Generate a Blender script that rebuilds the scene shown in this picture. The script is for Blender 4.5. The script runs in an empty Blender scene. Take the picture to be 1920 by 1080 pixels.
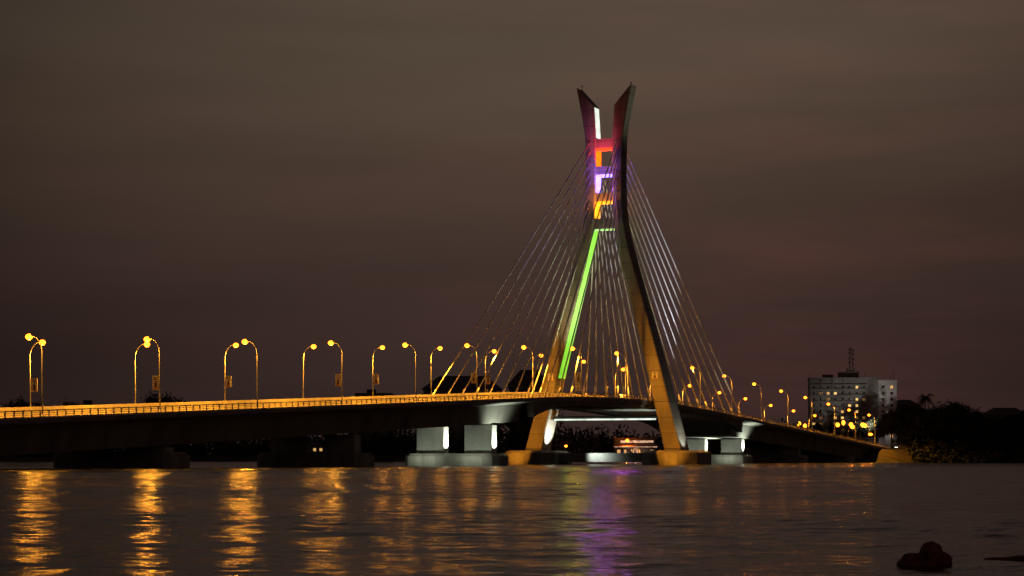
import bpy, bmesh, math, random
import numpy as np
from mathutils import Vector, Matrix
random.seed(7)
ZOOM = None
S = bpy.context.scene
S.view_settings.view_transform = 'Standard'
S.view_settings.look = 'None'
S.view_settings.exposure = 0
COL = S.collection

# ---------------------------------------------------------------- materials
def srgb(r, g, b):
    def f(c):
        c /= 255.0
        return c / 12.92 if c <= 0.04045 else ((c + 0.055) / 1.055) ** 2.4
    return (f(r), f(g), f(b))

def mat_new(name):
    m = bpy.data.materials.new(name); m.use_nodes = True
    nt = m.node_tree
    return m, nt, nt.nodes['Principled BSDF']

def m_noise(name, c1, c2, scale=1.0, rough=0.8, bump=0.2, metallic=0.0, joints=0.0, detail=6, streak=False):
    m, nt, b = mat_new(name)
    N, L = nt.nodes, nt.links
    geo = N.new('ShaderNodeNewGeometry')
    mp = N.new('ShaderNodeMapping'); mp.inputs['Scale'].default_value = (1, 1, 0.25 if streak else 1)
    L.new(geo.outputs['Position'], mp.inputs['Vector'])
    n = N.new('ShaderNodeTexNoise'); n.inputs['Scale'].default_value = scale; n.inputs['Detail'].default_value = detail
    L.new(mp.outputs[0], n.inputs['Vector'])
    n2 = N.new('ShaderNodeTexNoise'); n2.inputs['Scale'].default_value = scale * 7.3; n2.inputs['Detail'].default_value = 4
    L.new(geo.outputs['Position'], n2.inputs['Vector'])
    ad = N.new('ShaderNodeMath'); ad.operation = 'MULTIPLY_ADD'; ad.inputs[1].default_value = 0.35
    L.new(n2.outputs[0], ad.inputs[0]); L.new(n.outputs[0], ad.inputs[2])
    r = N.new('ShaderNodeValToRGB')
    r.color_ramp.elements[0].position = 0.45; r.color_ramp.elements[0].color = (*c1, 1)
    r.color_ramp.elements[1].position = 0.9; r.color_ramp.elements[1].color = (*c2, 1)
    L.new(ad.outputs[0], r.inputs[0])
    out = r.outputs[0]
    if joints > 0:
        sp = N.new('ShaderNodeSeparateXYZ'); L.new(geo.outputs['Position'], sp.inputs[0])
        dv = N.new('ShaderNodeMath'); dv.operation = 'DIVIDE'; dv.inputs[1].default_value = joints
        L.new(sp.outputs[2], dv.inputs[0])
        fr = N.new('ShaderNodeMath'); fr.operation = 'FRACT'; L.new(dv.outputs[0], fr.inputs[0])
        lt = N.new('ShaderNodeMath'); lt.operation = 'LESS_THAN'; lt.inputs[1].default_value = 0.045
        L.new(fr.outputs[0], lt.inputs[0])
        fl = N.new('ShaderNodeMath'); fl.operation = 'FLOOR'; L.new(dv.outputs[0], fl.inputs[0])
        wn = N.new('ShaderNodeTexWhiteNoise'); wn.noise_dimensions = '1D'; L.new(fl.outputs[0], wn.inputs['W'])
        ma = N.new('ShaderNodeMath'); ma.operation = 'MULTIPLY_ADD'; ma.inputs[1].default_value = 0.3; ma.inputs[2].default_value = 0.8
        L.new(wn.outputs[0], ma.inputs[0])
        mj = N.new('ShaderNodeMath'); mj.operation = 'MULTIPLY_ADD'; mj.inputs[1].default_value = -0.5
        L.new(lt.outputs[0], mj.inputs[0]); L.new(ma.outputs[0], mj.inputs[2])
        vm = N.new('ShaderNodeVectorMath'); vm.operation = 'SCALE'
        L.new(out, vm.inputs[0]); L.new(mj.outputs[0], vm.inputs['Scale'])
        out = vm.outputs[0]
    L.new(out, b.inputs['Base Color'])
    b.inputs['Roughness'].default_value = rough
    b.inputs['Metallic'].default_value = metallic
    if bump > 0:
        bp = N.new('ShaderNodeBump'); bp.inputs['Strength'].default_value = bump; bp.inputs['Distance'].default_value = 0.05
        L.new(n2.outputs[0], bp.inputs['Height']); L.new(bp.outputs[0], b.inputs['Normal'])
    return m

def m_emit(name, col, strength, var=0.0, scale=0.4):
    m, nt, b = mat_new(name)
    N, L = nt.nodes, nt.links
    b.inputs['Base Color'].default_value = (*[min(1, c) * 0.5 for c in col], 1)
    b.inputs['Emission Color'].default_value = (*col, 1)
    b.inputs['Emission Strength'].default_value = strength
    if var > 0:
        geo = N.new('ShaderNodeNewGeometry')
        n = N.new('ShaderNodeTexNoise'); n.inputs['Scale'].default_value = scale; n.inputs['Detail'].default_value = 3
        L.new(geo.outputs['Position'], n.inputs['Vector'])
        mr = N.new('ShaderNodeMapRange')
        mr.inputs['From Min'].default_value = 0.3; mr.inputs['From Max'].default_value = 0.7
        mr.inputs['To Min'].default_value = strength * (1 - var); mr.inputs['To Max'].default_value = strength * (1 + var)
        L.new(n.outputs[0], mr.inputs[0]); L.new(mr.outputs[0], b.inputs['Emission Strength'])
    return m

M = {}
M['concrete'] = m_noise('concrete', (0.24, 0.23, 0.21), (0.40, 0.38, 0.35), 0.35, 0.85, 0.3, streak=True)
M['pylon'] = m_noise('pylon_concrete', (0.15, 0.13, 0.11), (0.30, 0.26, 0.22), 0.3, 0.8, 0.2, joints=3.9, streak=True)
M['girder'] = m_noise('girder_concrete', (0.12, 0.11, 0.10), (0.24, 0.22, 0.19), 0.25, 0.85, 0.3, streak=True)
M['cap'] = m_noise('cap_concrete', (0.16, 0.14, 0.12), (0.32, 0.29, 0.25), 0.5, 0.9, 0.4, streak=True)
M['asphalt'] = m_noise('asphalt', (0.035, 0.035, 0.035), (0.07, 0.07, 0.068), 0.8, 0.9, 0.2)
M['barrier'] = m_noise('barrier_concrete', (0.34, 0.32, 0.29), (0.55, 0.52, 0.47), 0.5, 0.8, 0.1)
M['paint'] = m_noise('road_paint', (0.6, 0.6, 0.58), (0.8, 0.8, 0.78), 2, 0.7, 0.0)
M['steel'] = m_noise('galvanised_steel', (0.35, 0.34, 0.33), (0.5, 0.49, 0.47), 3, 0.45, 0.0, metallic=0.3)
M['cable'] = m_noise('cable_sheath', (0.65, 0.65, 0.65), (0.8, 0.8, 0.8), 0.6, 0.45, 0.0)
M['dark_metal'] = m_noise('dark_metal', (0.03, 0.03, 0.03), (0.07, 0.07, 0.07), 3, 0.5, 0.0, metallic=0.3)
M['sodium'] = m_emit('sodium_lens', (1.0, 0.20, 0.010), 8.0)
M['glow_green'] = m_emit('green_wash_glow', srgb(140, 232, 62), 0.9, 0.22, 0.35)  # these coloured emissions stand for floodlight falling on the pylon concrete
M['glow_pale_green'] = m_emit('pale_green_wash_glow', (0.5, 0.9, 0.3), 0.9, 0.2, 0.8)
M['glow_red'] = m_emit('red_wash_glow', (1.0, 0.05, 0.006), 2.4, 0.3, 0.8)
M['glow_redorange'] = m_emit('red_orange_wash_glow', (1.0, 0.11, 0.0), 3.0, 0.4, 0.8)
M['glow_blue'] = m_emit('blue_wash_glow', (0.2, 0.12, 1.0), 6.0, 0.3, 0.8)
M['glow_orange'] = m_emit('orange_wash_glow', (1.0, 0.38, 0.01), 1.7, 0.3, 0.8)
M['glow_white'] = m_emit('white_wash_glow', (0.75, 0.85, 0.72), 1.2, 0.3, 0.5)
M['white_lamp'] = m_emit('white_floodlight', (0.9, 1.0, 0.85), 8)
M['leaf'] = m_noise('foliage', (0.010, 0.013, 0.006), (0.04, 0.048, 0.02), 0.6, 0.9, 0.0)
M['bark'] = m_noise('bark', (0.05, 0.035, 0.025), (0.12, 0.09, 0.06), 2, 0.9, 0.5)
M['soil'] = m_noise('soil_and_grass', (0.02, 0.018, 0.010), (0.07, 0.055, 0.032), 0.2, 0.95, 0.5)
M['render_wall'] = m_noise('rendered_wall', (0.12, 0.10, 0.09), (0.22, 0.19, 0.16), 0.3, 0.9, 0.1, streak=True)
M['grey_wall'] = m_noise('grey_wall', (0.22, 0.215, 0.21), (0.34, 0.33, 0.32), 0.3, 0.9, 0.1, streak=True)
M['white_wall'] = m_noise('pale_wall', (0.66, 0.65, 0.64), (0.8, 0.79, 0.78), 0.3, 0.9, 0.1, streak=True)
M['roof'] = m_noise('roof_tiles', (0.05, 0.035, 0.03), (0.12, 0.07, 0.05), 0.7, 0.8, 0.4)
M['glass'] = m_noise('dark_glass', (0.01, 0.012, 0.015), (0.03, 0.03, 0.035), 1, 0.15, 0.0)
M['win_warm'] = m_emit('lit_window_warm', (1.0, 0.55, 0.18), 0.7, 0.5, 1.5)
M['win_yellow'] = m_emit('lit_window_yellow', (1.0, 0.62, 0.2), 1.0, 0.5, 1.5)
M['win_dim'] = m_emit('lit_window_dim', (0.8, 0.4, 0.12), 0.2, 0.5, 1.5)
M['rock'] = m_noise('wet_rock', (0.06, 0.010, 0.010), (0.34, 0.06, 0.05), 5, 0.7, 0.8)
M['red_roof'] = m_noise('red_awning', (0.2, 0.07, 0.05), (0.3, 0.11, 0.08), 1, 0.8, 0.0)
M['canvas'] = m_noise('white_canvas', (0.6, 0.6, 0.6), (0.8, 0.8, 0.8), 1, 0.8, 0.0)
M['pink_light'] = m_emit('pink_lit_fascia', (1.0, 0.6, 0.38), .6, 0.9, 1.2)
M['blue_light'] = m_emit('blue_party_light', (0.15, 0.12, 1.0), 1.6)
M['car_paint'] = m_noise('car_paint', (0.3, 0.3, 0.32), (0.36, 0.36, 0.38), 1, 0.3, 0.0, metallic=0.4)
M['rubber'] = m_noise('rubber', (0.02, 0.02, 0.02), (0.03, 0.03, 0.03), 5, 0.9, 0.0)
M['print_pale'] = m_noise('banner_pale_print', (0.55, 0.52, 0.44), (0.7, 0.66, 0.58), 3, 0.6, 0.0)
M['print_dark'] = m_noise('banner_dark_print', (0.05, 0.035, 0.025), (0.1, 0.06, 0.04), 3, 0.6, 0.0)
M['print_orange'] = m_noise('banner_orange_print', (0.4, 0.12, 0.02), (0.5, 0.18, 0.03), 3, 0.6, 0.0)
PRINT = [M['print_pale'], M['print_dark'], M['print_orange']]

# ---------------------------------------------------------------- helpers
def link(o, parent=None):
    COL.objects.link(o)
    if parent is not None: o.parent = parent
    return o

def empty(name, loc, rotz=0.0, label=None, category=None, group=None, kind=None):
    o = bpy.data.objects.new(name, None); o.empty_display_size = 1
    o.location = loc; o.rotation_euler = (0, 0, rotz); COL.objects.link(o)
    tag(o, label, category, group, kind); return o

def tag(o, label=None, category=None, group=None, kind=None):
    if label: o['label'] = label
    if category: o['category'] = category
    if group: o['group'] = group
    if kind: o['kind'] = kind

class MB:
    def __init__(s): s.v = []; s.f = []; s.mi = []
    def add(s, vs, fs, mi=0):
        k = len(s.v); s.v += [tuple(p) for p in vs]; s.f += [tuple(i + k for i in f) for f in fs]; s.mi += [mi] * len(fs)
    def box(s, x0, x1, y0, y1, z0, z1, mi=0):
        s.add([(x0, y0, z0), (x1, y0, z0), (x1, y1, z0), (x0, y1, z0), (x0, y0, z1), (x1, y0, z1), (x1, y1, z1), (x0, y1, z1)],
              [(0, 3, 2, 1), (4, 5, 6, 7), (0, 1, 5, 4), (1, 2, 6, 5), (2, 3, 7, 6), (3, 0, 4, 7)], mi)
    def tube(s, pts, rads, n=8, mi=0):
        pts = [Vector(p) for p in pts]; rings = []
        for i, p in enumerate(pts):
            t = (pts[min(i + 1, len(pts) - 1)] - pts[max(i - 1, 0)]).normalized()
            a = Vector((0, 1, 0)) if abs(t.y) < 0.9 else Vector((1, 0, 0))
            x = t.cross(a).normalized(); y = t.cross(x)
            r = rads[i] if isinstance(rads, (list, tuple)) else rads
            rings.append([p + x * r * math.cos(2 * math.pi * k / n) + y * r * math.sin(2 * math.pi * k / n) for k in range(n)])
        vs = [q for R in rings for q in R]; fs = []
        for i in range(len(pts) - 1):
            for k in range(n):
                fs.append((i * n + k, i * n + (k + 1) % n, (i + 1) * n + (k + 1) % n, (i + 1) * n + k))
        fs.append(tuple(range(n))[::-1]); fs.append(tuple((len(pts) - 1) * n + k for k in range(n)))
        s.add(vs, fs, mi)
    def sweep(s, secs, closed=True, caps=True, mi=0):
        n = len(secs[0]); vs = [q for R in secs for q in R]; fs = []
        for i in range(len(secs) - 1):
            for k in range(n if closed else n - 1):
                fs.append((i * n + k, i * n + (k + 1) % n, (i + 1) * n + (k + 1) % n, (i + 1) * n + k))
        if caps: fs.append(tuple(range(n))[::-1]); fs.append(tuple((len(secs) - 1) * n + k for k in range(n)))
        s.add(vs, fs, mi)
    def prism(s, poly, z0, z1, mi=0, top_scale=1.0):
        n = len(poly)
        cx = sum(p[0] for p in poly) / n; cy = sum(p[1] for p in poly) / n
        vs = [(p[0], p[1], z0) for p in poly] + [(cx + (p[0] - cx) * top_scale, cy + (p[1] - cy) * top_scale, z1) for p in poly]
        fs = [tuple(range(n))[::-1], tuple(range(n, 2 * n))] + [(k, (k + 1) % n, n + (k + 1) % n, n + k) for k in range(n)]
        s.add(vs, fs, mi)
    def ball(s, c, rx, ry, rz, n=10, m=7, mi=0):
        vs = []; fs = []
        for i in range(m + 1):
            th = math.pi * i / m
            for k in range(n):
                ph = 2 * math.pi * k / n
                vs.append((c[0] + rx * math.sin(th) * math.cos(ph), c[1] + ry * math.sin(th) * math.sin(ph), c[2] + rz * math.cos(th)))
        for i in range(m):
            for k in range(n):
                fs.append((i * n + k, (i + 1) * n + k, (i + 1) * n + (k + 1) % n, i * n + (k + 1) % n))
        s.add(vs, fs, mi)
    def obj(s, name, mats, parent=None, loc=(0, 0, 0), rot=(0, 0, 0), smooth=False, bevel=0.0, recalc=True):
        me = bpy.data.meshes.new(name); me.from_pydata(s.v, [], s.f)
        if not isinstance(mats, (list, tuple)): mats = [mats]
        for m in mats: me.materials.append(m)
        me.polygons.foreach_set('material_index', s.mi)
        if smooth: me.polygons.foreach_set('use_smooth', [True] * len(s.f))
        if recalc:
            bm = bmesh.new(); bm.from_mesh(me); bmesh.ops.recalc_face_normals(bm, faces=bm.faces[:]); bm.to_mesh(me); bm.free()
        me.update()
        o = bpy.data.objects.new(name, me); o.location = loc; o.rotation_euler = rot
        link(o, parent)
        if bevel > 0:
            md = o.modifiers.new('bevel', 'BEVEL'); md.width = bevel; md.segments = 2; md.limit_method = 'ANGLE'
        return o
def board(x0, x1, y0, y1, z0, z1):
    """printed board: pale ground, dark standing figure, lines above, orange foot"""
    mb = MB(); mb.box(x0, x1, y0, y1, z0, z1, 0); w = y1 - y0; h = z1 - z0; e = .012
    for (a, b, c, d, mi) in ((.1, .9, .02, .12, 2), (.3, .7, .14, .5, 1), (.38, .62, .52, .66, 1), (.12, .88, .74, .8, 1), (.2, .8, .85, .92, 1)):
        mb.box(x0 - e, x1 + e, y0 + a * w, y0 + b * w, z0 + c * h, z0 + d * h, mi)
    return mb

def copy_thing(src, name=None):
    """copy a top-level thing and its parts"""
    o = src.copy(); COL.objects.link(o)
    for c in src.children:
        cc = c.copy(); cc.parent = o; COL.objects.link(cc)
        for g in c.children:
            gg = g.copy(); gg.parent = cc; COL.objects.link(gg)
    return o

def light(name, kind, loc, power, color, parent=None, size=0.1, target=None, angle=60, blend=0.5, shape=None, size_y=None, spread=None):
    ld = bpy.data.lights.new(name, kind); ld.energy = power; ld.color = color
    if kind == 'AREA':
        ld.size = size
        if size_y: ld.shape = 'RECTANGLE'; ld.size_y = size_y
        if spread: ld.spread = math.radians(spread)
    else: ld.shadow_soft_size = size
    if kind == 'SPOT': ld.spot_size = math.radians(angle); ld.spot_blend = blend
    o = bpy.data.objects.new(name, ld); o.location = loc
    if target is not None:
        d = Vector(target) - Vector(loc); o.rotation_euler = d.to_track_quat('-Z', 'Y').to_euler()
    link(o, parent); return o

# ---------------------------------------------------------------- camera
F = 3957.0
cd = bpy.data.cameras.new('camera'); cam = bpy.data.objects.new('camera', cd); COL.objects.link(cam)
cam.location = (0, 0, 1.6); cam.rotation_euler = (math.radians(90), 0, 0)
cd.sensor_width = 36; cd.lens = F / 1920 * 36; cd.shift_y = (859 - 540) / 1920; cd.clip_end = 20000; cd.clip_start = 0.5
if ZOOM:
    cd.lens *= ZOOM[2]; cd.shift_x = (ZOOM[0] - 960) * ZOOM[2] / 1920; cd.shift_y = (859 - ZOOM[1]) * ZOOM[2] / 1920
S.camera = cam

# ---------------------------------------------------------------- road axis
ANG = math.atan2(0.923, 0.383)
D2 = Vector((math.cos(ANG), math.sin(ANG))); P2 = Vector((-math.sin(ANG), math.cos(ANG)))
NP = 8.7
PC = Vector((-76.05, 294.96)) + D2 * (NP * 30)      # pylon centre on plan
def W(s, u, z=0.0):
    q = PC + D2 * s + P2 * u
    return (q.x, q.y, z)
def zrail(s):
    n = s / 30 + NP; n0 = 8.16; h = 2.0
    gl, gr = 1.23, -1.27; zt = 8.2 + 1.23 * n0
    if n < n0 - h: z = zt + gl * (n - n0)
    elif n > n0 + h: z = zt + gr * (n - n0)
    else:
        t = (n - (n0 - h)); z = zt - gl * h + gl * t + (gr - gl) * t * t / (4 * h)
    return max(z, 6.1)
def zd(s): return zrail(s) - 1.15
S0, S1 = -420.0, 272.0

bridge = empty('cable_stayed_bridge', (PC.x, PC.y, 0), ANG,
    'concrete cable-stayed road bridge with lit twin-legged pylon crossing the water', 'bridge')

def stations(a, b, st=5.0):
    n = max(1, int(round((b - a) / st))); return [a + (b - a) * i / n for i in range(n + 1)]
def sweep_obj(name, mat, a, b, sec, st=5.0, **k):
    mb = MB(); mb.sweep([[(s, u, zd(s) + z) for (u, z) in (sec(s) if callable(sec) else sec)] for s in stations(a, b, st)])
    return mb.obj(name, mat, bridge, **k)

E = 12.95
def box_sec(d=5.0):
    return [(-E, 0), (-E, -0.55), (-9.6, -1.15), (-8.6, -d), (8.6, -d), (9.6, -1.15), (E, -0.55), (E, 0)]
sweep_obj('box_girder', M['girder'], S0, -80.0, box_sec())
sweep_obj('box_girder', M['girder'], 80.0, S1, box_sec())
def mid_sec(s):
    t = max(0.0, (abs(s) - 58) / 22.0); h = 1.8 + 2.2 * t * t
    return [(-E, 0), (-E, -0.9), (-12.5, -1.0), (-12.3, -h), (-10.9, -h), (-10.7, -0.7), (10.7, -0.7), (10.9, -h), (12.3, -h), (12.5, -1.0), (E, -0.9), (E, 0)]
sweep_obj('deck_girder', M['girder'], -79.98, 79.98, mid_sec, 4.0)
for s in stations(-74, 74, 5.3):
    mb = MB(); z = zd(s); mb.box(s - 0.22, s + 0.22, -10.75, 10.75, z - 1.65, z - 0.69); mb.obj('cross_rib', M['girder'], bridge)
    if abs(s) > 6:
        mb = MB(); mb.box(s - 0.18, s + 0.18, -E - 0.12, -E + 0.3, z - 1.0, z + 0.04); mb.obj('edge_rib', M['girder'], bridge)
# road surface, markings, kerbs, barriers
sweep_obj('road_surface', M['asphalt'], S0, S1, [(-10.6, 0.002), (-10.6, 0.006), (10.6, 0.006), (10.6, 0.002)])
for u in (-5.3, 5.3):
    mb = MB()
    for s in stations(S0, S1, 12)[:-1]:
        mb.add([(s, u - .08, zd(s) + .011), (s + 4, u - .08, zd(s + 4) + .011), (s + 4, u + .08, zd(s + 4) + .011), (s, u + .08, zd(s) + .011)], [(0, 1, 2, 3)])
    o = mb.obj('lane_marking', M['paint'], bridge); o['kind'] = 'stuff'
for u in (-10.75, 10.75):
    sweep_obj('kerb', M['barrier'], S0, S1, [(u - .15, 0.002), (u - .15, .2), (u + .15, .2), (u + .15, 0.002)])
sweep_obj('median_barrier', M['barrier'], S0, S1, [(-.32, 0.008), (-.14, .5), (-.12, 1.45), (.12, 1.45), (.14, .5), (.32, 0.008)])
for u in (-12.8, 12.8):
    sweep_obj('edge_beam', M['barrier'], S0, S1, [(u - .2, 0.003), (u - .2, .28), (u + .2, .28), (u + .2, .003)])
    mb = MB()
    for s in stations(S0, S1, 2.0):
        z = zd(s); mb.box(s - .09, s + .09, u - .07, u + .07, z + .27, z + 1.1)
    for (h, r) in ((.55, .035), (.8, .035), (1.12, .08)):
        mb.sweep([[(s, u - r, zd(s) + h - r), (s, u - r, zd(s) + h + r), (s, u + r, zd(s) + h + r), (s, u + r, zd(s) + h - r)] for s in stations(S0, S1, 5)])
    mb.obj('railing', M['steel'], bridge)

# ---------------------------------------------------------------- pylon
ZK = [3.4, 17.7, 31.3, 42.1, 53, 60, 65, 70.6, 76, 82.8, 88, 95.8]
UC = [18.8, 15.25, 11.7, 8.75, 5.75, 4.25, 3.7, 3.55, 3.5, 3.65, 4.2, 5.25]
WU = [4.4, 3.9, 3.55, 3.25, 2.95, 2.75, 2.6, 2.55, 2.65, 2.85, 3.35, 4.4]
LA = [7.0, 6.5, 6.0, 5.5, 5.0, 4.6, 4.4, 4.2, 4.1, 4.1, 4.1, 4.1]
def interp(K, z):
    # catmull-rom
    i = 0
    while i < len(ZK) - 2 and z > ZK[i + 1]: i += 1
    t = (z - ZK[i]) / (ZK[i + 1] - ZK[i]); h = ZK[i + 1] - ZK[i]
    def m(j):
        if j <= 0: return (K[1] - K[0]) / (ZK[1] - ZK[0])
        if j >= len(K) - 1: return (K[-1] - K[-2]) / (ZK[-1] - ZK[-2])
        return (K[j + 1] - K[j - 1]) / (ZK[j + 1] - ZK[j - 1])
    return ((2*t**3-3*t*t+1)*K[i] + (t**3-2*t*t+t)*h*m(i) + (-2*t**3+3*t*t)*K[i+1] + (t**3-t*t)*h*m(i+1))
def leg_ring(z, sg, zo=None):
    c, w, l = interp(UC, z), interp(WU, z), interp(LA, z)
    ui, uo = (c - w / 2) * sg, (c + w / 2) * sg
    ch = 0.25
    zi = z; zo = z if zo is None else zo
    so = ch * sg
    if zo != z: uo = (interp(UC, 95.8) + interp(WU, 95.8) / 2) * sg
    return [(-l/2+ch, ui, zi), (l/2-ch, ui, zi), (l/2, ui+so, zi), (l/2, uo-so, zo), (l/2-ch, uo, zo), (-l/2+ch, uo, zo), (-l/2, uo-so, zo), (-l/2, ui+so, zi)]
for sg in (-1, 1):
    mb = MB(); zs = [3.4 + (91.0 - 3.4) * i / 56 for i in range(57)]
    secs = [leg_ring(z, sg) for z in zs[:-1]] + [leg_ring(91.0, sg, 95.8)]
    mb.sweep(secs)
    leg = mb.obj('pylon_leg', M['pylon'], bridge)
    leg['label'] = 'curved tapering concrete leg lit orange by street lamps' if sg < 0 else 'curved concrete leg with coloured floodlight imitated by glowing sheets on its inner side'
    # obstruction lamp at the tip
    mb = MB(); mb.tube([(0, 6.6 * sg, 94.2), (0, 6.6 * sg, 96.4)], 0.09, 6); mb.ball((0, 6.6 * sg, 96.5), .2, .2, .25, 8, 5)
    mb.obj('obstruction_lamp', M['dark_metal'], leg)
    # notice board on the leg facing traffic
    c = interp(UC, 22.5); l = interp(LA, 22.5)
    board(-l/2 - .12, -l/2 - .02, c*sg - .75, c*sg + .75, 21.4, 23.2).obj('notice_board', PRINT, leg)
    if sg > 0:
        def panel(z0, z1, mat, frac=0.86, nm='wash_glow'):  # glowing sheet that imitates coloured floodlight on the leg's inner face
            mb = MB(); k = max(2, int((z1 - z0) / 2)); secs = []
            for i in range(k + 1):
                z = z0 + (z1 - z0) * i / k; c, w, l = interp(UC, z), interp(WU, z), interp(LA, z)
                u = c - w / 2; h = l / 2 * frac
                secs.append([(-h, u - .02, z), (-h, u - .1, z), (h, u - .1, z), (h, u - .02, z)])
            mb.sweep(secs); return mb.obj(nm, mat, leg)
        panel(82.9, 90.6, M['glow_white'], 0.75)
        panel(75.7, 80.0, M['glow_redorange'])
        panel(69.0, 73.3, M['glow_blue'])
        panel(62.5, 66.5, M['glow_orange'])
        panel(22.0, 59.4, M['glow_green'], 0.72)
# cross beams
for (z0, z1, glow_key) in ((80.2, 82.5, 'glow_red'), (73.5, 75.5, 'glow_blue'), (66.7, 68.8, 'glow_orange'), (59.7, 62.3, 'glow_pale_green')):
    zc = (z0 + z1) / 2; ui = interp(UC, zc) - interp(WU, zc) / 2 + .3
    mb = MB(); mb.box(-1.7, 1.7, -ui, ui, z0, z1); bm_ = mb.obj('cross_beam', M['pylon'], bridge)
    zz = z0 - .5; ui = interp(UC, zz) - interp(WU, zz) / 2 - .12
    mb = MB(); mb.box(-1.6, -1.0, -ui, ui, z0 - (.75 if glow_key != 'glow_pale_green' else .45), z0 - .01); mb.obj('wash_glow', M[glow_key], bm_)  # glowing bar imitates the floodlit underside of the beam
    if glow_key != 'glow_pale_green':
        lc = {'glow_red': (1, .03, .004), 'glow_blue': (.3, .1, 1), 'glow_orange': (1, .28, .01)}[glow_key]
        light('floodlight_beam', 'AREA', (-2.3, 0, z0 - 3.2), 700, lc, bridge, .5, (-1.0, 1.0, z0), spread=150)
        # upward spots added in front of the beam, without fixtures, to strengthen its coloured glow
        light('floodlight_beam', 'SPOT', (-6.5, -.5, z0 - 4.5), 4500, lc, bridge, .06, (-1.5, 0, z1 - .5), 75, 1.0)
# violet spot added by the blue opening to put a purple streak on the water
light('floodlight_beam', 'SPOT', (-2.6, -1.0, 71.0), 5500, (.62, .07, 1.0), bridge, .14, (-480, -175, 0), 45, .6)
ui = interp(UC, 12) - 2.0
mb = MB(); mb.box(-1.3, 1.3, -ui, ui, 11.3, 12.3); cb = mb.obj('cross_beam', M['girder'], bridge, bevel=.08)
mb = MB(); mb.box(-1.48, -1.32, -ui + 1, ui - 1, 11.2, 11.6); mb.obj('wash_glow', M['glow_white'], cb)  # glowing strip imitates the white-lit lower edge of the beam
# pile caps of the pylon
def octo(cx, cy, a, b, ch): return [(cx-a+ch, cy-b), (cx+a-ch, cy-b), (cx+a, cy-b+ch), (cx+a, cy+b-ch), (cx+a-ch, cy+b), (cx-a+ch, cy+b), (cx-a, cy+b-ch), (cx-a, cy-b+ch)]
for sg in (-1, 1):
    mb = MB(); mb.prism(octo(0, 18.8*sg, 10, 7.2, 4), -2, 3.0); mb.prism(octo(0, 18.8*sg, 9.6, 6.8, 3.8), 3.0, 3.55, top_scale=.86)
    mb.obj('pile_cap', M['cap'], bridge, bevel=.1)
mb = MB(); mb.box(-3, 3, -11.5, 11.5, .6, 2.9); mb.obj('tie_beam', M['concrete'], bridge, bevel=.1)
# piers
def pier(s, lit):
    zt = zd(s) - 5.0
    mb = MB(); mb.prism(octo(s, 0, 3.6, 11.0, 1.2), -2, 2.1); mb.prism(octo(s, 0, 3.4, 10.8, 1.1), 2.1, 2.6, top_scale=.95)
    cap = mb.obj('pile_cap', M['cap'], bridge, bevel=.08)
    for u in (-5.6, 5.6):
        if zt - 2.6 > .6:
            mb = MB(); mb.prism(octo(s, u, 1.3, 3.2, .12), 2.55, zt - .35); 
            for k in (-2, 2): mb.box(s - .5, s + .5, u + k - .5, u + k + .5, zt - .36, zt - .01)
            mb.obj('pier', M['concrete'], bridge)
        if lit:
            mb = MB(); mb.box(s - .35, s + .35, u - 5.15, u - 4.75, 2.62, 2.95); mb.obj('floodlight', M['dark_metal'], bridge)
            light('floodlight_beam', 'SPOT', (s - .2, u - 4.9, 3.1), 9000, (.85, 1, .8), bridge, .12, (s, u - 2.9, 9.0), 110, .8)
            light('floodlight_beam', 'AREA', (s - 6.5, u, 1.4), 170, (.85, 1, .8), bridge, 6, (s, u, 5.6), size_y=.4)  # broad area light added to wash the pier fronts evenly
for n in (-0.86, 1.29, 3.45, 13.95, 16.1): pier((n - NP) * 30, False)
pier((5.585 - NP) * 30, True); pier((11.8 - NP) * 30, True)
# white floods under the deck at the pylon legs
for sg, aim in ((1, 14.5), (-1, -13.5)):
    light('floodlight_beam', 'SPOT', (-1.0, 18.8*sg - 5.6, 3.7), 15000 if sg > 0 else 2500, (.9, 1, .85), bridge, .12, (0, interp(UC, 9)*sg - (1.2), 9.5), 75, .6)
light('floodlight_beam', 'SPOT', (5, -9, 3.0), 20000, (.85, 1, .9), bridge, .1, (8, -6, 15), 80, .7)
light('floodlight_beam', 'SPOT', (-6, 2, 3.0), 1500, (.85, 1, .9), bridge, .1, (0, 0, 2), 120, .7)
SOD = (1.0, 0.37, 0.024)
# sodium floods on the lower legs, and spots added to turn the footings orange
for sg in (-1, 1):
    light('floodlight_beam', 'SPOT', (-22, 24*sg, 2.0), 9000, SOD, bridge, .2, (-4, 19.5*sg, 3.5), 38, .8)
    light('floodlight_beam', 'SPOT', (-26, 12.9*sg, zd(-26) + .5), 48000, SOD, bridge, .2, (0, 11.5*sg, 30), 60, 1.0)

# stay cables
NC = 9
for plane in (-1, 1):
    for side in (-1, 1):
        for i in range(NC):
            t = i / (NC - 1)
            zt_ = 61.5 + (82.0 - 61.5) * t
            sa = side * (17 + 64 * t)
            c, l = interp(UC, zt_), interp(LA, zt_)
            a = Vector((side * l * .48, c * plane, zt_)); b = Vector((sa, 12.0 * plane, zd(sa) + .0))
            mid = (a + b) / 2 + Vector((0, 0, -0.15 - .35 * t))
            q1 = (a * .75 + b * .25) + Vector((0, 0, -0.1 - .26 * t)); q3 = (a * .25 + b * .75) + Vector((0, 0, -0.1 - .26 * t))
            dr = (a - b).normalized()
            mb = MB(); mb.tube([a, q1, mid, q3, b + dr * 3.5], .155, 6); mb.tube([b + dr * 3.5, b + dr * .1], .21, 6)
            mb.obj('stay_cable', M['cable'], bridge, smooth=True)
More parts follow.
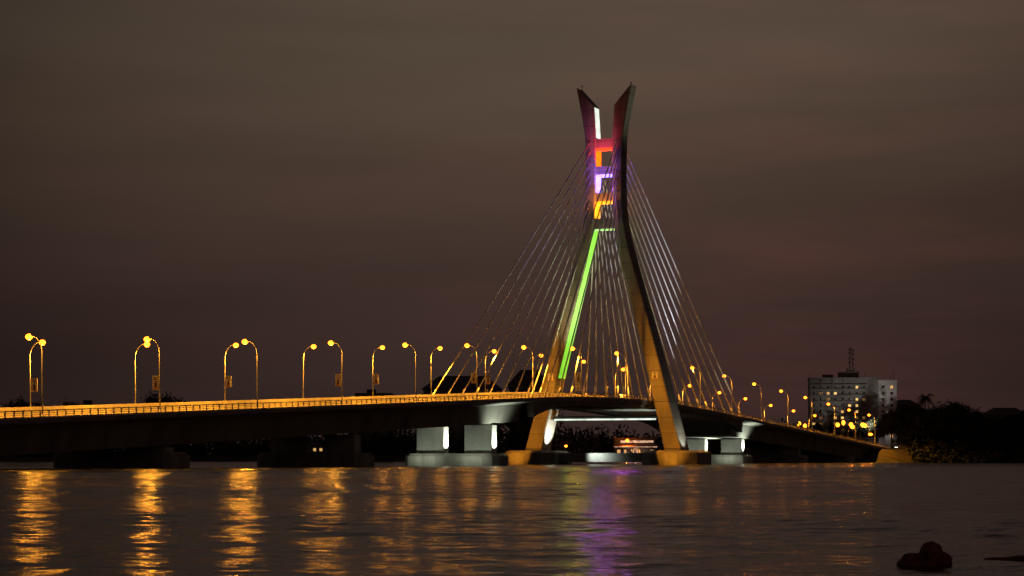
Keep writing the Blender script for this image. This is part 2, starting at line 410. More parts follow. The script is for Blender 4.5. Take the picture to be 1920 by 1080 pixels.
# pylon floodlights
def flood(loc, tgt, p, colr, ang, nm='floodlight'):
    s, u, z = loc
    mb = MB(); mb.box(s - .4, s + .4, u - .3, u + .3, z - .5, z - .1); mb.obj(nm, M['dark_metal'], bridge)
    light(nm + '_beam', 'SPOT', loc, p, colr, bridge, .25, tgt, ang, .9)
flood((-30, 1.0, zd(-30) + 2.2), (0, -1.5, 71), 17000, (.45, .16, 1.0), 14)
flood((-75, 1.0, zd(-75) + 2.2), (-13, 5, 68), 90000, (.6, .25, 1.0), 14)
flood((110, -3, zd(110) + 2.2), (22, -8, 55), 1100000, (.95, .95, .7), 40)
flood((24, -2, zd(24) + 2.2), (22, -8, 55), 50000, (.75, .8, 1), 60)
flood((-8, -3, zd(-8) + 2.2), (-8, 8, 50), 60000, (.9, 1, .5), 70)

# ---------------------------------------------------------------- street lamps
def make_lamp(h=11.6, arm=1.85, power=900, spot=24000, lbl='tall curved-arm street lamp glowing orange on the bridge edge', grp='street lamps along the bridge', k=1.12):
    e = empty('street_lamp', (0, 0, 0), 0, lbl, 'street lamp', grp)
    mb = MB(); pts = [(0, 0, 0), (0, 0, 3.5), (0, 0, h - 2.6)]
    R = arm
    for i in range(1, 10):
        a = math.pi / 2 * i / 9; pts.append((0, R * (1 - math.cos(a)), h - 2.6 + 2.4 * math.sin(a)))
    mb.tube(pts, [.11, .1, .075] + [.055] * 9, 8); mb.tube([(0, 0, 0), (0, 0, .5)], .18, 8)
    mb.obj('pole', M['steel'], e, smooth=True)
    mb = MB(); mb.ball((0, arm + .3, h - .1), .22, .55, .16, 10, 6); hd = mb.obj('lamp_head', M['steel'], e, smooth=True)
    mb = MB(); mb.ball((0, arm + .4, h - .3), .42 * k, .48 * k, .38 * k, 12, 8); mb.obj('lens', M['sodium'], hd, smooth=True)
    light('lamp_light', 'POINT', (0, arm + .38, h - .5 - .38 * k), power, SOD, e, .12)
    light('lamp_beam', 'SPOT', (0, arm + .38, h - .45 - .38 * k), spot, SOD, e, .1, (0, arm + .38, 0), 154, .3)
    return e
tiers = [make_lamp(power=900), make_lamp(power=380), make_lamp(power=120)]
usedl = set(); lamps = []
for row in (-1, 1):
    for n in range(0, 18):
        nn = n if row < 0 else n + 1.08
        if nn > 17.6: continue
        s = (nn - NP) * 30 + random.uniform(-.5, .5)
        ti = 0 if nn < 3.5 else (1 if nn < 7.5 else 2)
        if ti not in usedl: o = tiers[ti]; usedl.add(ti)
        else: o = copy_thing(tiers[ti])
        o.location = W(s, 12.58 * row, zd(s) + .02)
        o.rotation_euler = (random.uniform(-.008, .008), random.uniform(-.008, .008), ANG + (0 if row < 0 else math.pi) + random.uniform(-.05, .05))
        o.location.z += random.uniform(-.15, .1)
        lamps.append((o, (row < 0 and n in (1, 3, 5, 7)) or (row > 0 and n in (0, 2, 4, 6, 8))))
for o, bn in lamps:
    if bn:
        # boards hang square to the road, facing traffic
        board(-.05, .05, .2, 1.3, 3.7, 5.7).obj('banner', PRINT, o); o['label'] = 'tall curved-arm street lamp glowing orange with a small printed banner'
        for zz in (3.6, 5.72):
            mb = MB(); mb.box(-.03, .03, 0, 1.3, zz, zz + .08); mb.obj('bracket', M['steel'], o)

# ---------------------------------------------------------------- water and land
def smooth(a, b, x):
    t = max(0, min(1, (x - a) / (b - a))); return t * t * (3 - 2 * t)
def shore(x):
    return 1010 - 260 * smooth(66, 122, x) + 6 * math.sin(x * .05) + 3 * math.sin(x * .17 + 1)
def land_z(x, y):
    d = y - shore(x)
    base = 3.0 + 1.9 * smooth(60, 125, x)
    z = -1.5 + (base + 1.5) * smooth(-6, 22, d)
    z += (.35 * math.sin(x * .21 + y * .13) + .25 * math.sin(x * .47 - y * .31)) * smooth(0, 10, d) * (1 - .8 * smooth(10, 40, d))
    return z
xs = []; x = -4000
while x < 4000:
    xs.append(x); ax = abs(x - 60); x += 4 if ax < 220 else (12 if ax < 500 else 120)
ys = []; y = 730
while y < 9000:
    ys.append(y); y += 3 if y < 830 else (5 if y < 1080 else (60 if y < 1500 else 600))
mb = MB(); vs = [(x, y, land_z(x, y)) for y in ys for x in xs]; nx = len(xs)
fs = [(j * nx + i, j * nx + i + 1, (j + 1) * nx + i + 1, (j + 1) * nx + i) for j in range(len(ys) - 1) for i in range(nx - 1)]
mb.add(vs, fs); o = mb.obj('ground', M['soil'], smooth=True); tag(o, 'dark grassy earth bank along the far shore', 'ground', None, 'structure')
# road ashore
mb = MB(); mb.sweep([[(*W(s, u)[:2], z) for (u, z) in ((-8, 4.4), (-8, 5.0), (8, 5.0), (8, 4.4))] for s in stations(S1, S1 + 400, 20)])
o = mb.obj('road', M['asphalt']); tag(o, 'asphalt approach road running ashore from the bridge', 'road', None, 'structure')

def water_mat():
    m, nt, b = mat_new('water'); N, L = nt.nodes, nt.links
    b.inputs['Base Color'].default_value = (0.010, 0.011, 0.015, 1)
    b.inputs['IOR'].default_value = 1.33
    b.inputs['Specular IOR Level'].default_value = 0.42
    geo = N.new('ShaderNodeNewGeometry')
    mp = N.new('ShaderNodeMapping'); mp.inputs['Scale'].default_value = (.6, 1, 1); L.new(geo.outputs['Position'], mp.inputs['Vector'])
    n = N.new('ShaderNodeTexNoise'); n.inputs['Scale'].default_value = 6; n.inputs['Detail'].default_value = 3; L.new(mp.outputs[0], n.inputs['Vector'])
    bp = N.new('ShaderNodeBump'); bp.inputs['Strength'].default_value = 1; bp.inputs['Distance'].default_value = .02
    L.new(n.outputs[0], bp.inputs['Height']); L.new(bp.outputs[0], b.inputs['Normal'])
    mp2 = N.new('ShaderNodeMapping'); mp2.inputs['Scale'].default_value = (.02, .07, 1); L.new(geo.outputs['Position'], mp2.inputs['Vector'])
    p = N.new('ShaderNodeTexNoise'); p.inputs['Scale'].default_value = 1; p.inputs['Detail'].default_value = 3; L.new(mp2.outputs[0], p.inputs['Vector'])
    mr = N.new('ShaderNodeMapRange'); mr.inputs['From Min'].default_value = .35; mr.inputs['From Max'].default_value = .65
    mr.inputs['To Min'].default_value = .11; mr.inputs['To Max'].default_value = .17
    L.new(p.outputs[0], mr.inputs[0]); L.new(mr.outputs[0], b.inputs['Roughness'])
    return m
# one continuous sheet whose surface carries real wind ripples, finer where it is near
rows = [-60.0, 0.0, 12.0, 20.0]
z = 24.0
while z < 60: rows.append(z); z += .09
while z < 120: rows.append(z); z += .16
while z < 420: rows.append(z); z += .5
rows += [440, 500, 600, 750, 1000, 1500, 3000, 9500]
rows = np.array(rows); NCOL = 380
tt = np.linspace(-1, 1, NCOL); half = np.maximum(rows, 24) * .30 + 3
X = half[:, None] * tt[None, :]; X = np.concatenate([np.full((len(rows), 1), -6000.), X, np.full((len(rows), 1), 6000.)], 1)
Y = np.repeat(rows[:, None], NCOL + 2, 1)
dz = np.gradient(rows)[:, None]
H = np.zeros_like(X); rg = np.random.RandomState(5); NW = 56
for i in range(NW):
    lam = .3 * (4.2 / .3) ** (i / (NW - 1)); th = rg.normal(0, .62) + .15; k = 2 * np.pi / lam
    amp = .088 * 1.414 / math.sqrt(NW) / k
    wgt = np.clip((lam - 2.6 * dz) / (1.5 * dz), 0, 1)
    H += amp * wgt * np.sin(k * (np.sin(th) * X + np.cos(th) * Y) + rg.uniform(0, 6.28) + .6 * np.sin(X * .13 + i) + .6 * np.sin(Y * .09 + 2 * i))
gust = .8 + .4 * np.sin(X * .035 + Y * .05 + 1) * np.sin(Y * .11 - X * .012)
gust = gust * (1 + 1.3 * np.clip((Y - 150) / 60, 0, 1))
H *= gust * np.clip((420 - Y) / 120, 0, 1) * np.clip((Y - 20) / 4, 0, 1)
H[:, 0] = 0; H[:, -1] = 0
nr, nc = X.shape
co = np.stack([X, Y, H], -1).reshape(-1, 3).astype(np.float32)
idx = np.arange(nr * nc).reshape(nr, nc)
q = np.stack([idx[:-1, :-1], idx[:-1, 1:], idx[1:, 1:], idx[1:, :-1]], -1).reshape(-1, 4).astype(np.int32)
me = bpy.data.meshes.new('water'); me.vertices.add(len(co)); me.vertices.foreach_set('co', co.ravel())
me.loops.add(q.size); me.loops.foreach_set('vertex_index', q.ravel()); me.polygons.add(len(q))
me.polygons.foreach_set('loop_start', np.arange(0, q.size, 4, dtype=np.int32)); me.polygons.foreach_set('use_smooth', np.ones(len(q), dtype=bool))
me.update(calc_edges=True); me.validate(); me.materials.append(water_mat())
o = bpy.data.objects.new('water', me); COL.objects.link(o); tag(o, 'dark rippled lagoon water reflecting the bridge lights', 'water', None, 'structure')

# ---------------------------------------------------------------- vegetation
def leaf_quad(mb, c, sz, rnd):
    ax = Vector((rnd.gauss(0, 1), rnd.gauss(0, 1), rnd.gauss(0, 1))).normalized()
    bx = ax.cross(Vector((rnd.gauss(0, 1), rnd.gauss(0, 1), rnd.gauss(0, 1)))).normalized()
    w = sz * .5; c = Vector(c)
    mb.add([c - ax * sz, c - bx * w, c + ax * sz, c + bx * w], [(0, 1, 2, 3)])
def tree_meshes(seed, H=10.0, Rr=4.5, n_cl=38, per=70, leaf=.32):
    r = random.Random(seed); tr = MB(); cr = MB()
    top = Vector((r.uniform(-.5, .5), r.uniform(-.5, .5), H * .55))
    tr.tube([(0, 0, -1), (r.uniform(-.2, .2), 0, H * .25), top], [.35, .28, .18], 7)
    for i in range(n_cl):
        a = r.uniform(0, 6.28); el = r.uniform(-.35, 1); rad = Rr * r.uniform(.45, 1.0)
        c = Vector((math.cos(a) * rad * math.sqrt(max(0, 1 - el * el * .8)), math.sin(a) * rad * math.sqrt(max(0, 1 - el * el * .8)), H * .62 + el * H * .36))
        if i < 12: tr.tube([top + Vector((0, 0, -H * .12 * r.random())), (top + c) / 2 + Vector((0, 0, -.3)), c], [.14, .09, .04], 5)
        cs = r.uniform(.7, 1.5) * Rr / 4.5
        for k in range(per):
            p = c + Vector((r.gauss(0, cs * .55), r.gauss(0, cs * .55), r.gauss(0, cs * .4))); leaf_quad(cr, p, leaf * r.uniform(.6, 1.3), r)
    return tr, cr
def palm_meshes(seed, H=11.0):
    r = random.Random(seed); tr = MB(); cr = MB(); lean = r.uniform(-.8, .8)
    tr.tube([(0, 0, -1), (lean * .3, 0, H * .4), (lean, 0, H * .95)], [.3, .2, .16], 7)
    for i in range(22):
        a = i * 2.4 + r.uniform(-.2, .2); el = r.uniform(-.1, 1.1); Ln = r.uniform(3.0, 4.2)
        dx, dy = math.cos(a), math.sin(a); prev = None
        for k in range(14):
            t = k / 13; rr = Ln * t * math.cos(el * .7); zz = H * .95 + Ln * t * math.sin(el) - 2.6 * t * t
            c = Vector((lean + dx * rr, dy * rr, zz)); side = Vector((-dy, dx, 0)); wl = .9 * math.sin(math.pi * (.12 + .85 * t)) + .08
            if k:
                fwd = (c - prev)
                for sg in (-1, 1):
                    tip = c + side * sg * wl + fwd * .8 + Vector((0, 0, -.45 * wl))
                    cr.add([prev, prev + fwd * .75, tip], [(0, 1, 2)])
            prev = c
    return tr, cr
protos = []
for sd, Rr in ((1, 4.6), (2, 5.4), (3, 3.9)):
    tr, cr = tree_meshes(sd, 10, Rr)
    e = empty('tree', (0, 0, -500)); tr.obj('trunk', M['bark'], e, recalc=False); cr.obj('crown', M['leaf'], e, recalc=False); protos.append(e)
palms = []
for sd in (5, 6):
    tr, cr = palm_meshes(sd)
    e = empty('palm_tree', (0, 0, -500)); tr.obj('trunk', M['bark'], e, recalc=False); cr.obj('crown', M['leaf'], e, recalc=False); palms.append(e)
usedp = set()
def place(e, x, y, sc, label, cat, grp, sxy=None):
    if e.name in usedp: o = copy_thing(e)
    else: usedp.add(e.name); o = e
    o.location = (x, y, land_z(x, y)); sxy = sxy or sc
    o.scale = (sxy, sxy, sc); o.rotation_euler = (0, 0, random.uniform(0, 6.28)); tag(o, label, cat, grp); return o
def PX(px, Z): return (px - 960) / F * Z
# right bank trees: (px, Z, height m)
for (px, Z, h) in ((1672, 860, 14), (1690, 835, 15), (1706, 860, 17), (1752, 800, 12), (1775, 790, 14), (1800, 800, 16), (1822, 785, 13),
                   (1850, 780, 12), (1875, 790, 11), (1900, 780, 12), (1925, 790, 14), (1765, 775, 8), (1790, 770, 9), (1815, 768, 8), (1840, 772, 8), (1870, 768, 7),
                   (1910, 772, 9), (1945, 775, 12), (1745, 850, 16), (1780, 860, 18), (1830, 860, 15), (1640, 965, 14), (1605, 970, 13), (1565, 975, 12),
                   (1530, 970, 12), (1500, 970, 11), (1470, 970, 10), (1685, 900, 17), (1720, 880, 17), (1775, 765, 5), (1750, 768, 6), (1805, 762, 5), (1860, 762, 5), (1830, 763, 5), (1895, 763, 5), (1740, 790, 10)):
    place(random.choice(protos), PX(px, Z), Z, h / 10, 'leafy dark tree on the far bank', 'tree', 'trees on the far bank', sxy=h / 10 * random.uniform(.75, 1.1))
for (px, Z, h) in ((1735, 820, 21), (1722, 812, 16), (1788, 810, 18), (1746, 800, 15), (1806, 822, 17), (1893, 765, 9)):
    place(random.choice(palms), PX(px, Z), Z, h / 11, 'tall palm tree silhouetted on the far bank', 'palm tree', 'palms on the far bank', sxy=1.25)
# taller trees behind the bridge deck
for (px, Z, h) in ((300, 1040, 29), (322, 1045, 27), (30, 1040, 26), (62, 1050, 25), (135, 1050, 25), (290, 1050, 25), (965, 1040, 32), (1015, 1040, 30)):
    place(random.choice(protos), PX(px, Z), Z, h / 10, 'tall broad tree standing behind the bridge', 'tree', 'trees on the far bank', sxy=h / 10 * .62)
# far wood as one mass
r = random.Random(11); mb = MB()
for i in range(1750):
    if i < 1500:
        x = r.uniform(-420, 190); y = shore(x) + r.uniform(14, 60)
        if 42 < x < 78 and y < 1036: y = 1040 + r.uniform(0, 20)
        h = r.uniform(4, 13 if x > -250 else 10) + (4 if -60 < x < 60 else 0); rad = r.uniform(2.5, 5)
        if 112 < x < 150 and y < 850: continue
    else:
        x = r.uniform(146, 205); y = shore(x) + r.uniform(1, 14); h = r.uniform(1.2, 3.2); rad = r.uniform(1.5, 3)
    for k in range(44):
        a = r.uniform(0, 6.28); q_ = r.random() ** .5 * rad; zz = land_z(x, y) + r.uniform(0, h) * (1 - .3 * (q_ / rad) ** 2)
        leaf_quad(mb, (x + math.cos(a) * q_, y + math.sin(a) * q_, zz), r.uniform(.6, 1.3), r)
o = mb.obj('distant_wood', M['leaf'], recalc=False); tag(o, 'dark mass of shrubs and trees lining the shore', 'wood', None, 'stuff')

# ---------------------------------------------------------------- buildings
def window_at(parent, x, y, z, w, h, mat, fmat=None):
    mb = MB(); mb.box(x - w/2, x + w/2, y - .04, y + .02, z, z + h, 0)
    for a in (-1, 1): mb.box(x + a*(w/2) - .05, x + a*(w/2) + .05, y - .09, y + .01, z - .05, z + h + .05, 1)
    mb.box(x - w/2, x + w/2, y - .12, y + .01, z - .14, z - .04, 1)
    mb.box(x - .03, x + .03, y - .07, y - .045, z, z + h, 1)
    return mb.obj('window', [mat, M['white_wall']], parent)
Z0 = 1000.0; bx0, bx1 = PX(1518, Z0), PX(1680, Z0)
ab = empty('apartment_block', ((bx0 + bx1) / 2, Z0, 4.6), math.radians(-6), 'pale multi-storey apartment block with some lit windows and roof mast', 'apartment building')
hw = (bx1 - bx0) / 2
mb = MB()
mb.box(-hw, hw - 8.52, 0, 16, -2, 34.6)
for f in range(12):
    z = 2.9 * f; mb.box(-hw + .4, hw - 14, -1.1, -.002, z - .12, z + .12); 
    if f < 11: mb.box(-hw + .4, hw - 14, -1.1, -1.0, z + .12, z + .95)
mb.box(-hw - .3, hw - 8.8, -1.3, 16.3, 34.6, 35.2)
for k in range(6): 
    xx = -hw + .4 + k * (2*hw - 14.4) / 5; mb.box(xx - .15, xx + .15, -1.12, -.003, -2, 34.6)
mb.obj('wall', M['grey_wall'], ab)
mb = MB(); mb.box(hw - 8.5, hw, -1.2, 15, -2, 33.2); mb.box(hw - 8.79, hw + .3, -1.5, 15.3, 33.2, 33.9)
for k in range(11): mb.box(hw - 8.6, hw + .1, -1.32, -1.19, 2.9 * k + .1, 2.9 * k + .35)
mb.obj('wall', M['white_wall'], ab)
mb = MB(); mb.box(-6.5, 3, 3, 11, 35.2, 38.2); mb.box(-2.5, 1.2, 4, 9, 38.2, 40.0); mb.box(-14, -9, 4, 9, 35.2, 36.8); mb.obj('roof_housing', M['render_wall'], ab)
mb = MB()
for a, b in ((-1, -1), (1, -1), (1, 1), (-1, 1)): mb.tube([(a*.9 - .5, 6 + b*.9, 40), (a*.25 - .5, 6 + b*.25, 49.5)], .09, 5)
for k in range(9):
    z = 40 + k * 1.1; q = .9 - .65 * (z - 40) / 9.5
    mb.tube([(-q - .5, 6 - q, z), (q - .5, 6 - q, z + 1.0)], .06, 4); mb.tube([(q - .5, 6 - q, z), (-q - .5, 6 - q, z + 1.0)], .06, 4)
    mb.tube([(q - .5, 6 + q, z), (q - .5, 6 - q, z + 1.0)], .06, 4)
for k in (42, 44, 46.5, 48.2):
    mb.box(-1.7, -1.1, 5, 5.4, k, k + 1.1); mb.box(.2, .8, 5, 5.4, k - .5, k + .7)
mb.obj('antenna_mast', M['dark_metal'], ab)
for xx, hh in ((-hw + .5, 37.5), (hw - 1, 38), (hw - 2.5, 36.2), (6, 37.5)):
    mb = MB(); mb.tube([(xx, 5, 33), (xx, 5, hh)], .08, 4); mb.obj('aerial', M['dark_metal'], ab)
light('facade_fill', 'SPOT', (6, -42, 12), 16000, (1, .93, .82), ab, .3, (3, 0, 20), 75, 1.0)  # added spot without a fixture, lifts the block's dark front
r = random.Random(21)
for f in range(2, 11):
    for k in range(8):
        x = -hw + 2.2 + k * (2*hw - 17.5) / 7; q = r.random()
        mt = M['win_yellow'] if q < .10 else (M['win_warm'] if q < .2 else (M['win_dim'] if q < .36 else M['glass']))
        if k in (6,) and r.random() < .5: mt = M['win_yellow']
        window_at(ab, x, -.01, 2.9 * f + 1.05, 1.35, 1.15, mt)
    for k in range(2):
        window_at(ab, hw - 6.3 + k * 3.9, -1.21, 2.9 * f + 1.0, 1.4, 1.2, M['win_warm'] if r.random() < .15 else M['glass'])
def house(name, x, y, w, d, h, rh, label, cat, wins=(2, 3), lit=.15, rot=0.0, flat=False, wall='render_wall', sd=0):
    e = empty(name, (x, y, land_z(x, y) - .3), rot, label, cat); rr = random.Random(sd)
    mb = MB(); mb.box(-w/2, w/2, 0, d, 0, h)
    mb.obj('wall', M[wall], e)
    mb = MB()
    if flat: mb.box(-w/2 - .3, w/2 + .3, -.3, d + .3, h + .002, h + .6); mb.box(-w*.2, w*.05, d*.3, d*.6, h + .6, h + 2.6)
    else:
        o_ = .8; zz = h + .002; rl = w/2 - d/2*.7 if w > d*.8 else .5
        v = [(-w/2-o_, -o_, zz), (w/2+o_, -o_, zz), (w/2+o_, d+o_, zz), (-w/2-o_, d+o_, zz), (-rl, d/2, zz+rh), (rl, d/2, zz+rh),
             (-w/2-o_, -o_, zz+.25), (w/2+o_, -o_, zz+.25), (w/2+o_, d+o_, zz+.25), (-w/2-o_, d+o_, zz+.25)]
        mb.add(v, [(0, 3, 2, 1), (0, 1, 7, 6), (1, 2, 8, 7), (2, 3, 9, 8), (3, 0, 6, 9), (6, 7, 5, 4), (7, 8, 5), (8, 9, 4, 5), (9, 6, 4)])
    mb.obj('roof', M['roof'], e)
    fl, cn = wins
    for f in range(fl):
        for k in range(cn):
            xx = -w/2 + w * (k + .5) / cn; zz = h - (f + 1) * 3.1 + .8
            window_at(e, xx, -.01, zz, 1.4, 1.4, M['win_warm'] if rr.random() < lit else M['glass'])
    mb = MB(); mb.box(-.55, .55, -.06, 0, .3, 2.5); mb.obj('door', M['dark_metal'], e)
    return e
house('hipped_roof_building', PX(866, 1040), 1040, 38, 22, 33, 7, 'large dark building with hipped roof behind the bridge', 'building', (2, 7), 0, sd=1)
house('hipped_roof_building', PX(992, 1070), 1070, 20, 16, 36, 8, 'narrow dark building with steep roof behind the bridge', 'building', (2, 4), 0, sd=2)
house('flat_roof_building', PX(700, 1060), 1060, 18, 14, 31, 0, 'plain flat-roofed block behind the bridge', 'building', (2, 4), 0, flat=True, sd=3)
house('flat_roof_building', PX(165, 1080), 1080, 16, 12, 26, 0, 'low flat-roofed block behind the bridge', 'building', (1, 3), 0, flat=True, sd=4)
house('house', PX(1890, 850), 850, 17, 12, 14, 3.4, 'house with hipped roof among trees on the bank', 'house', (2, 4), .0, sd=5)
house('house', PX(1700, 1010), 1010, 12, 10, 22, 3, 'tall narrow house behind trees on the bank', 'house', (2, 2), .5, sd=6)
house('house', PX(640, 1020), 1020, 16, 10, 7, 3, 'low house with lit windows on the shore', 'house', (1, 4), .5, sd=8)
house('house', PX(590, 1018), 1018, 9, 8, 8, 2, 'small house with lit windows on the shore', 'house', (1, 3), .4, sd=9)
house('house', PX(1435, 900), 900, 7, 6, 4, 2, 'small house with lit window beneath the bridge', 'house', (1, 2), .9, sd=12)
# waterside pavilion
pv = empty('waterside_pavilion', (PX(1197, 1000), 1026, land_z(PX(1197, 1000), 1026)), 0, 'long lit waterside pavilion with reddish fascia beneath the bridge', 'pavilion')
mb = MB(); mb.box(-10, 10, 0, 8, 0, 3.8); mb.box(-10, 10, 3, 8, 3.8, 8.2)
for k in range(8): mb.box(-10 + k*2.8, -9.7 + k*2.8, -3, -2.7, 0, 4.1)
mb.obj('wall', M['render_wall'], pv)
mb = MB(); mb.add([(-11, -3.4, 4.2), (11, -3.4, 4.2), (11, 3, 5.6), (-11, 3, 5.6)], [(0, 1, 2, 3)]); mb.box(-11, 11, 2.6, 8.6, 8.2, 8.7); mb.obj('roof', M['red_roof'], pv)
mb = MB(); mb.box(-10.5, 10.5, -3.5, -3.41, 4.0, 4.3); mb.obj('light_strip', M['pink_light'], pv)
mb = MB(); mb.box(-7, 9, 2.85, 2.98, 6.2, 7.3); mb.obj('light_strip', M['pink_light'], pv)
for k in range(6): window_at(pv, -8 + k*3.2, -.01, 1, 1.6, 1.8, M['win_warm'])
light('pavilion_light', 'POINT', (0, -2, 3.2), 250, (1, .6, .4), pv, .2)
for i, px in enumerate((1186, 1214)):
    xx = PX(px, 1000); e = empty('marquee_tent', (xx, 1019, land_z(xx, 1019)), 0, 'white peaked marquee tent with blue lights on the shore', 'tent', 'marquees on the shore')
    mb = MB(); mb.add([(-3.2, -2, 2.2), (3.2, -2, 2.2), (3.2, 2, 2.2), (-3.2, 2, 2.2), (-.7, 0, 3.4), (.7, 0, 3.4), (0, 0, 5.2)],
        [(0, 1, 5, 4), (2, 3, 4, 5), (1, 2, 5), (3, 0, 4), (4, 5, 6)]); mb.obj('canopy', M['canvas'], e)
    mb = MB()
    for a in (-3.1, 3.1):
        for b in (-1.9, 1.9): mb.tube([(a, b, 0), (a, b, 2.2)], .06, 5)
    mb.obj('frame', M['steel'], e)
    mb = MB(); mb.box(-3.1, 3.1, -2.1, -2.0, 1.9, 2.15); mb.obj('light_strip', M['blue_light'], e)
    light('tent_light', 'POINT', (0, -1, 1.8), 900, (.2, .2, 1), e, .2)

# shore street lamps
sl = make_lamp(8.5, 1.4, 350, 2200, 'orange street lamp beside the road ashore', 'street lamps ashore', k=1.8)
first = True
for (px, Z, zs_) in ((1563, 880, 1.3), (1590, 800, 1.05), (1613, 830, 1.2), (1603, 880, 1.3), (1490, 900, 1.4), (1170, 1024, 1), (1640, 800, .7),
                   (1577, 930, 1.5), (1060, 1022, .8), (1630, 850, 1.2), (1508, 905, 1.3)):
    if first: o = sl; first = False
    else: o = copy_thing(sl)
    x = PX(px, Z); o.location = (x, Z, land_z(x, Z)); o.rotation_euler = (0, 0, random.uniform(0, 6.28)); 
    o.scale = (1, 1, zs_)

# car on the approach road
cx, cy = PX(1690, 790), 790.0
car = empty('parked_car', (cx, cy, land_z(cx, cy) + .02), math.radians(200), 'grey saloon car with headlights on beside the shore road', 'car')
prof = [(-2.2, .35), (-2.25, .8), (-1.6, .95), (-1.0, 1.42), (.5, 1.45), (1.15, .98), (2.1, .82), (2.2, .35)]
mb = MB(); mb.sweep([[(x, y * (1 if z < 1 else .82), z) for (x, z) in prof] for y in (-.85, .85)]); mb.obj('body', M['car_paint'], car, bevel=.05)
for q in (-.79, .77):
    mb = MB(); mb.box(-1.2, .7, q, q + .02, 1.0, 1.33); mb.obj('window', M['glass'], car)
for a in (-1.4, 1.4):
    for b in (-.8, .8):
        mb = MB(); mb.tube([(a, b - .1, .33), (a, b + .1, .33)], .33, 14); mb.obj('wheel', M['rubber'], car)
for b in (-.6, .6):
    mb = MB(); mb.ball((2.18, b, .66), .1, .18, .12); mb.obj('headlight', M['white_lamp'], car)
light('headlight_beam', 'SPOT', (2.4, 0, .7), 1500, (1, .9, .6), car, .1, (10, 0, .1), 70, .5)

# ---------------------------------------------------------------- foreground rocks
def rock(name, x, y, rx, ry, rz, sd, label):
    from mathutils import noise as mn
    bm = bmesh.new()
    for (ox, oy, oz, sc) in ((-.62, 0, .0, .5), (-.3, .1, .05, .5), (.32, 0, .3, .62), (.72, .05, .05, .5), (.05, -.1, -.1, .6)):
        mtx = Matrix.Translation((ox, oy, oz)) @ Matrix.Diagonal((sc, sc, sc, 1)); bmesh.ops.create_icosphere(bm, subdivisions=4, radius=1, matrix=mtx)
    for v in bm.verts:
        d = v.co.normalized() if v.co.length else Vector((0, 0, 1))
        v.co += d * (.16 * mn.noise(v.co * 2.2 + Vector((sd, 0, 0))) + .1 * mn.noise(v.co * 6) + .05 * mn.noise(v.co * 15))
        v.co.x *= rx; v.co.y *= ry; v.co.z *= rz
    me = bpy.data.meshes.new(name); bm.to_mesh(me); bm.free(); me.materials.append(M['rock'])
    o = bpy.data.objects.new(name, me); COL.objects.link(o); o.location = (x, y, 0); tag(o, label, 'rock'); return o
rock('rock', PX(1732, 31.5), 31.5, .34, .3, .37, 3, 'dark reddish lumpy rock breaking the water surface')
rock('rock', PX(1905, 33.5), 33.5, .42, .3, .06, 8, 'low flat dark rock just above the water surface')

# ---------------------------------------------------------------- sky
w = bpy.data.worlds.new('World'); S.world = w; w.use_nodes = True
N, L = w.node_tree.nodes, w.node_tree.links
bg = N['Background']; out = N['World Output']
tc = N.new('ShaderNodeTexCoord'); sp = N.new('ShaderNodeSeparateXYZ'); L.new(tc.outputs['Generated'], sp.inputs[0])
ramp = N.new('ShaderNodeValToRGB'); ramp.color_ramp.interpolation = 'B_SPLINE'
els = ramp.color_ramp.elements
stops = [(0, (54, 41, 37)), (.04, (49, 37, 34)), (.09, (60, 46, 41)), (.14, (76, 61, 51)), (.19, (85, 72, 60)), (.26, (76, 66, 57)), (.5, (44, 43, 49)), (1, (28, 30, 40))]
els[0].position = 0; els[0].color = (*srgb(*stops[0][1]), 1); els[1].position = 1; els[1].color = (*srgb(*stops[-1][1]), 1)
for p, c in stops[1:-1]:
    e_ = els.new(p); e_.color = (*srgb(*c), 1)
mx = N.new('ShaderNodeMath'); mx.operation = 'MAXIMUM'; mx.inputs[1].default_value = 0; L.new(sp.outputs[2], mx.inputs[0]); L.new(mx.outputs[0], ramp.inputs[0])
# cloud streaks
mp = N.new('ShaderNodeMapping'); mp.inputs['Scale'].default_value = (2.2, 2.2, 15); mp.inputs['Rotation'].default_value = (0, .06, 0)
L.new(tc.outputs['Generated'], mp.inputs[0])
nz = N.new('ShaderNodeTexNoise'); nz.inputs['Scale'].default_value = 1.6; nz.inputs['Detail'].default_value = 4; nz.inputs['Roughness'].default_value = .5; L.new(mp.outputs[0], nz.inputs[0])
mr = N.new('ShaderNodeMapRange'); mr.inputs['From Min'].default_value = .3; mr.inputs['From Max'].default_value = .7; mr.inputs['To Min'].default_value = .86; mr.inputs['To Max'].default_value = 1.12
L.new(nz.outputs[0], mr.inputs[0])
# brighter towards the city glow straight ahead, dimmer to the sides
xx = N.new('ShaderNodeMath'); xx.operation = 'MULTIPLY_ADD'; xx.inputs[1].default_value = 1; xx.inputs[2].default_value = -.03; L.new(sp.outputs[0], xx.inputs[0])
x2 = N.new('ShaderNodeMath'); x2.operation = 'POWER'; x2.inputs[1].default_value = 2; L.new(xx.outputs[0], x2.inputs[0])
x3 = N.new('ShaderNodeMath'); x3.operation = 'MULTIPLY_ADD'; x3.inputs[1].default_value = -7; x3.inputs[2].default_value = 1.04; L.new(x2.outputs[0], x3.inputs[0])
x4 = N.new('ShaderNodeMath'); x4.operation = 'MAXIMUM'; x4.inputs[1].default_value = .55; L.new(x3.outputs[0], x4.inputs[0])
mm = N.new('ShaderNodeMath'); mm.operation = 'MULTIPLY'; L.new(x4.outputs[0], mm.inputs[0]); L.new(mr.outputs[0], mm.inputs[1])
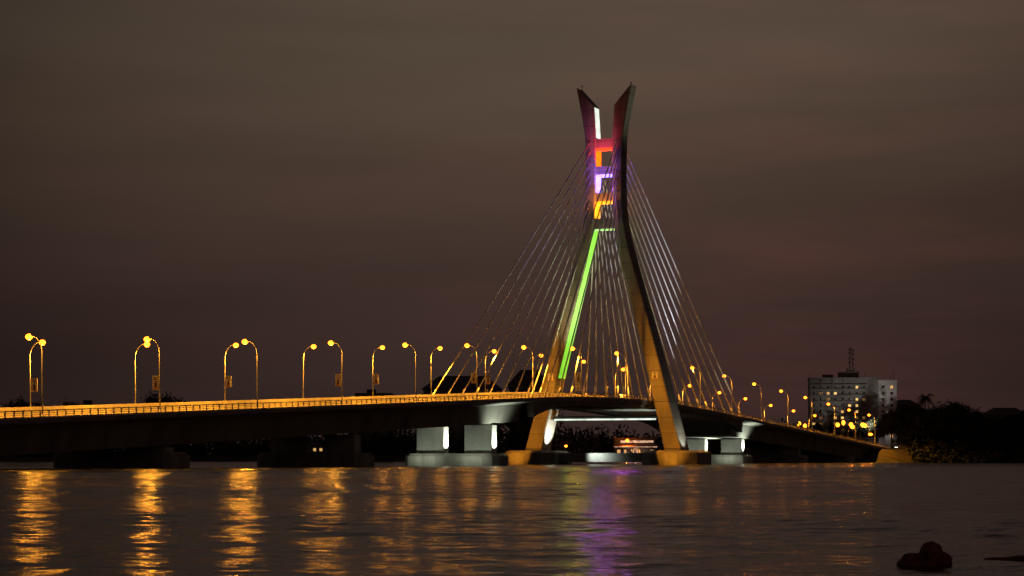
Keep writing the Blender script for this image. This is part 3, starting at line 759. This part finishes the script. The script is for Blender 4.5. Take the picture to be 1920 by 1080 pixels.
vs_ = N.new('ShaderNodeVectorMath'); vs_.operation = 'SCALE'; L.new(ramp.outputs[0], vs_.inputs[0]); L.new(mm.outputs[0], vs_.inputs['Scale'])
# reddish cloud patches
mp2 = N.new('ShaderNodeMapping'); mp2.inputs['Scale'].default_value = (5, 5, 34); mp2.inputs['Location'].default_value = (3.1, 0, .4); L.new(tc.outputs['Generated'], mp2.inputs[0])
nz2 = N.new('ShaderNodeTexNoise'); nz2.inputs['Scale'].default_value = 1.3; nz2.inputs['Detail'].default_value = 3; L.new(mp2.outputs[0], nz2.inputs[0])
mr2 = N.new('ShaderNodeMapRange'); mr2.inputs['From Min'].default_value = .45; mr2.inputs['From Max'].default_value = .72; mr2.inputs['To Min'].default_value = .15; L.new(nz2.outputs[0], mr2.inputs[0])
gx = N.new('ShaderNodeMapRange'); gx.inputs['From Min'].default_value = -.06; gx.inputs['From Max'].default_value = .12; gx.inputs['To Min'].default_value = .2; L.new(sp.outputs[0], gx.inputs[0])
gm = N.new('ShaderNodeMath'); gm.operation = 'MULTIPLY'; L.new(mr2.outputs[0], gm.inputs[0]); L.new(gx.outputs[0], gm.inputs[1])
rd = N.new('ShaderNodeVectorMath'); rd.operation = 'SCALE'; rd.inputs[0].default_value = (.024, .004, .004); L.new(gm.outputs[0], rd.inputs['Scale'])
ad0 = N.new('ShaderNodeVectorMath'); ad0.operation = 'ADD'; L.new(vs_.outputs[0], ad0.inputs[0]); L.new(rd.outputs[0], ad0.inputs[1])
# a faint twilight from the physical sky
sky = N.new('ShaderNodeTexSky'); sky.sky_type = 'NISHITA'; sky.sun_disc = False; sky.sun_elevation = math.radians(-6); sky.sun_rotation = math.radians(60)
sc2 = N.new('ShaderNodeVectorMath'); sc2.operation = 'SCALE'; sc2.inputs['Scale'].default_value = .02; L.new(sky.outputs[0], sc2.inputs[0])
ad = N.new('ShaderNodeVectorMath'); ad.operation = 'ADD'; L.new(ad0.outputs[0], ad.inputs[0]); L.new(sc2.outputs[0], ad.inputs[1])
L.new(ad.outputs[0], bg.inputs['Color']); bg.inputs['Strength'].default_value = 1.0
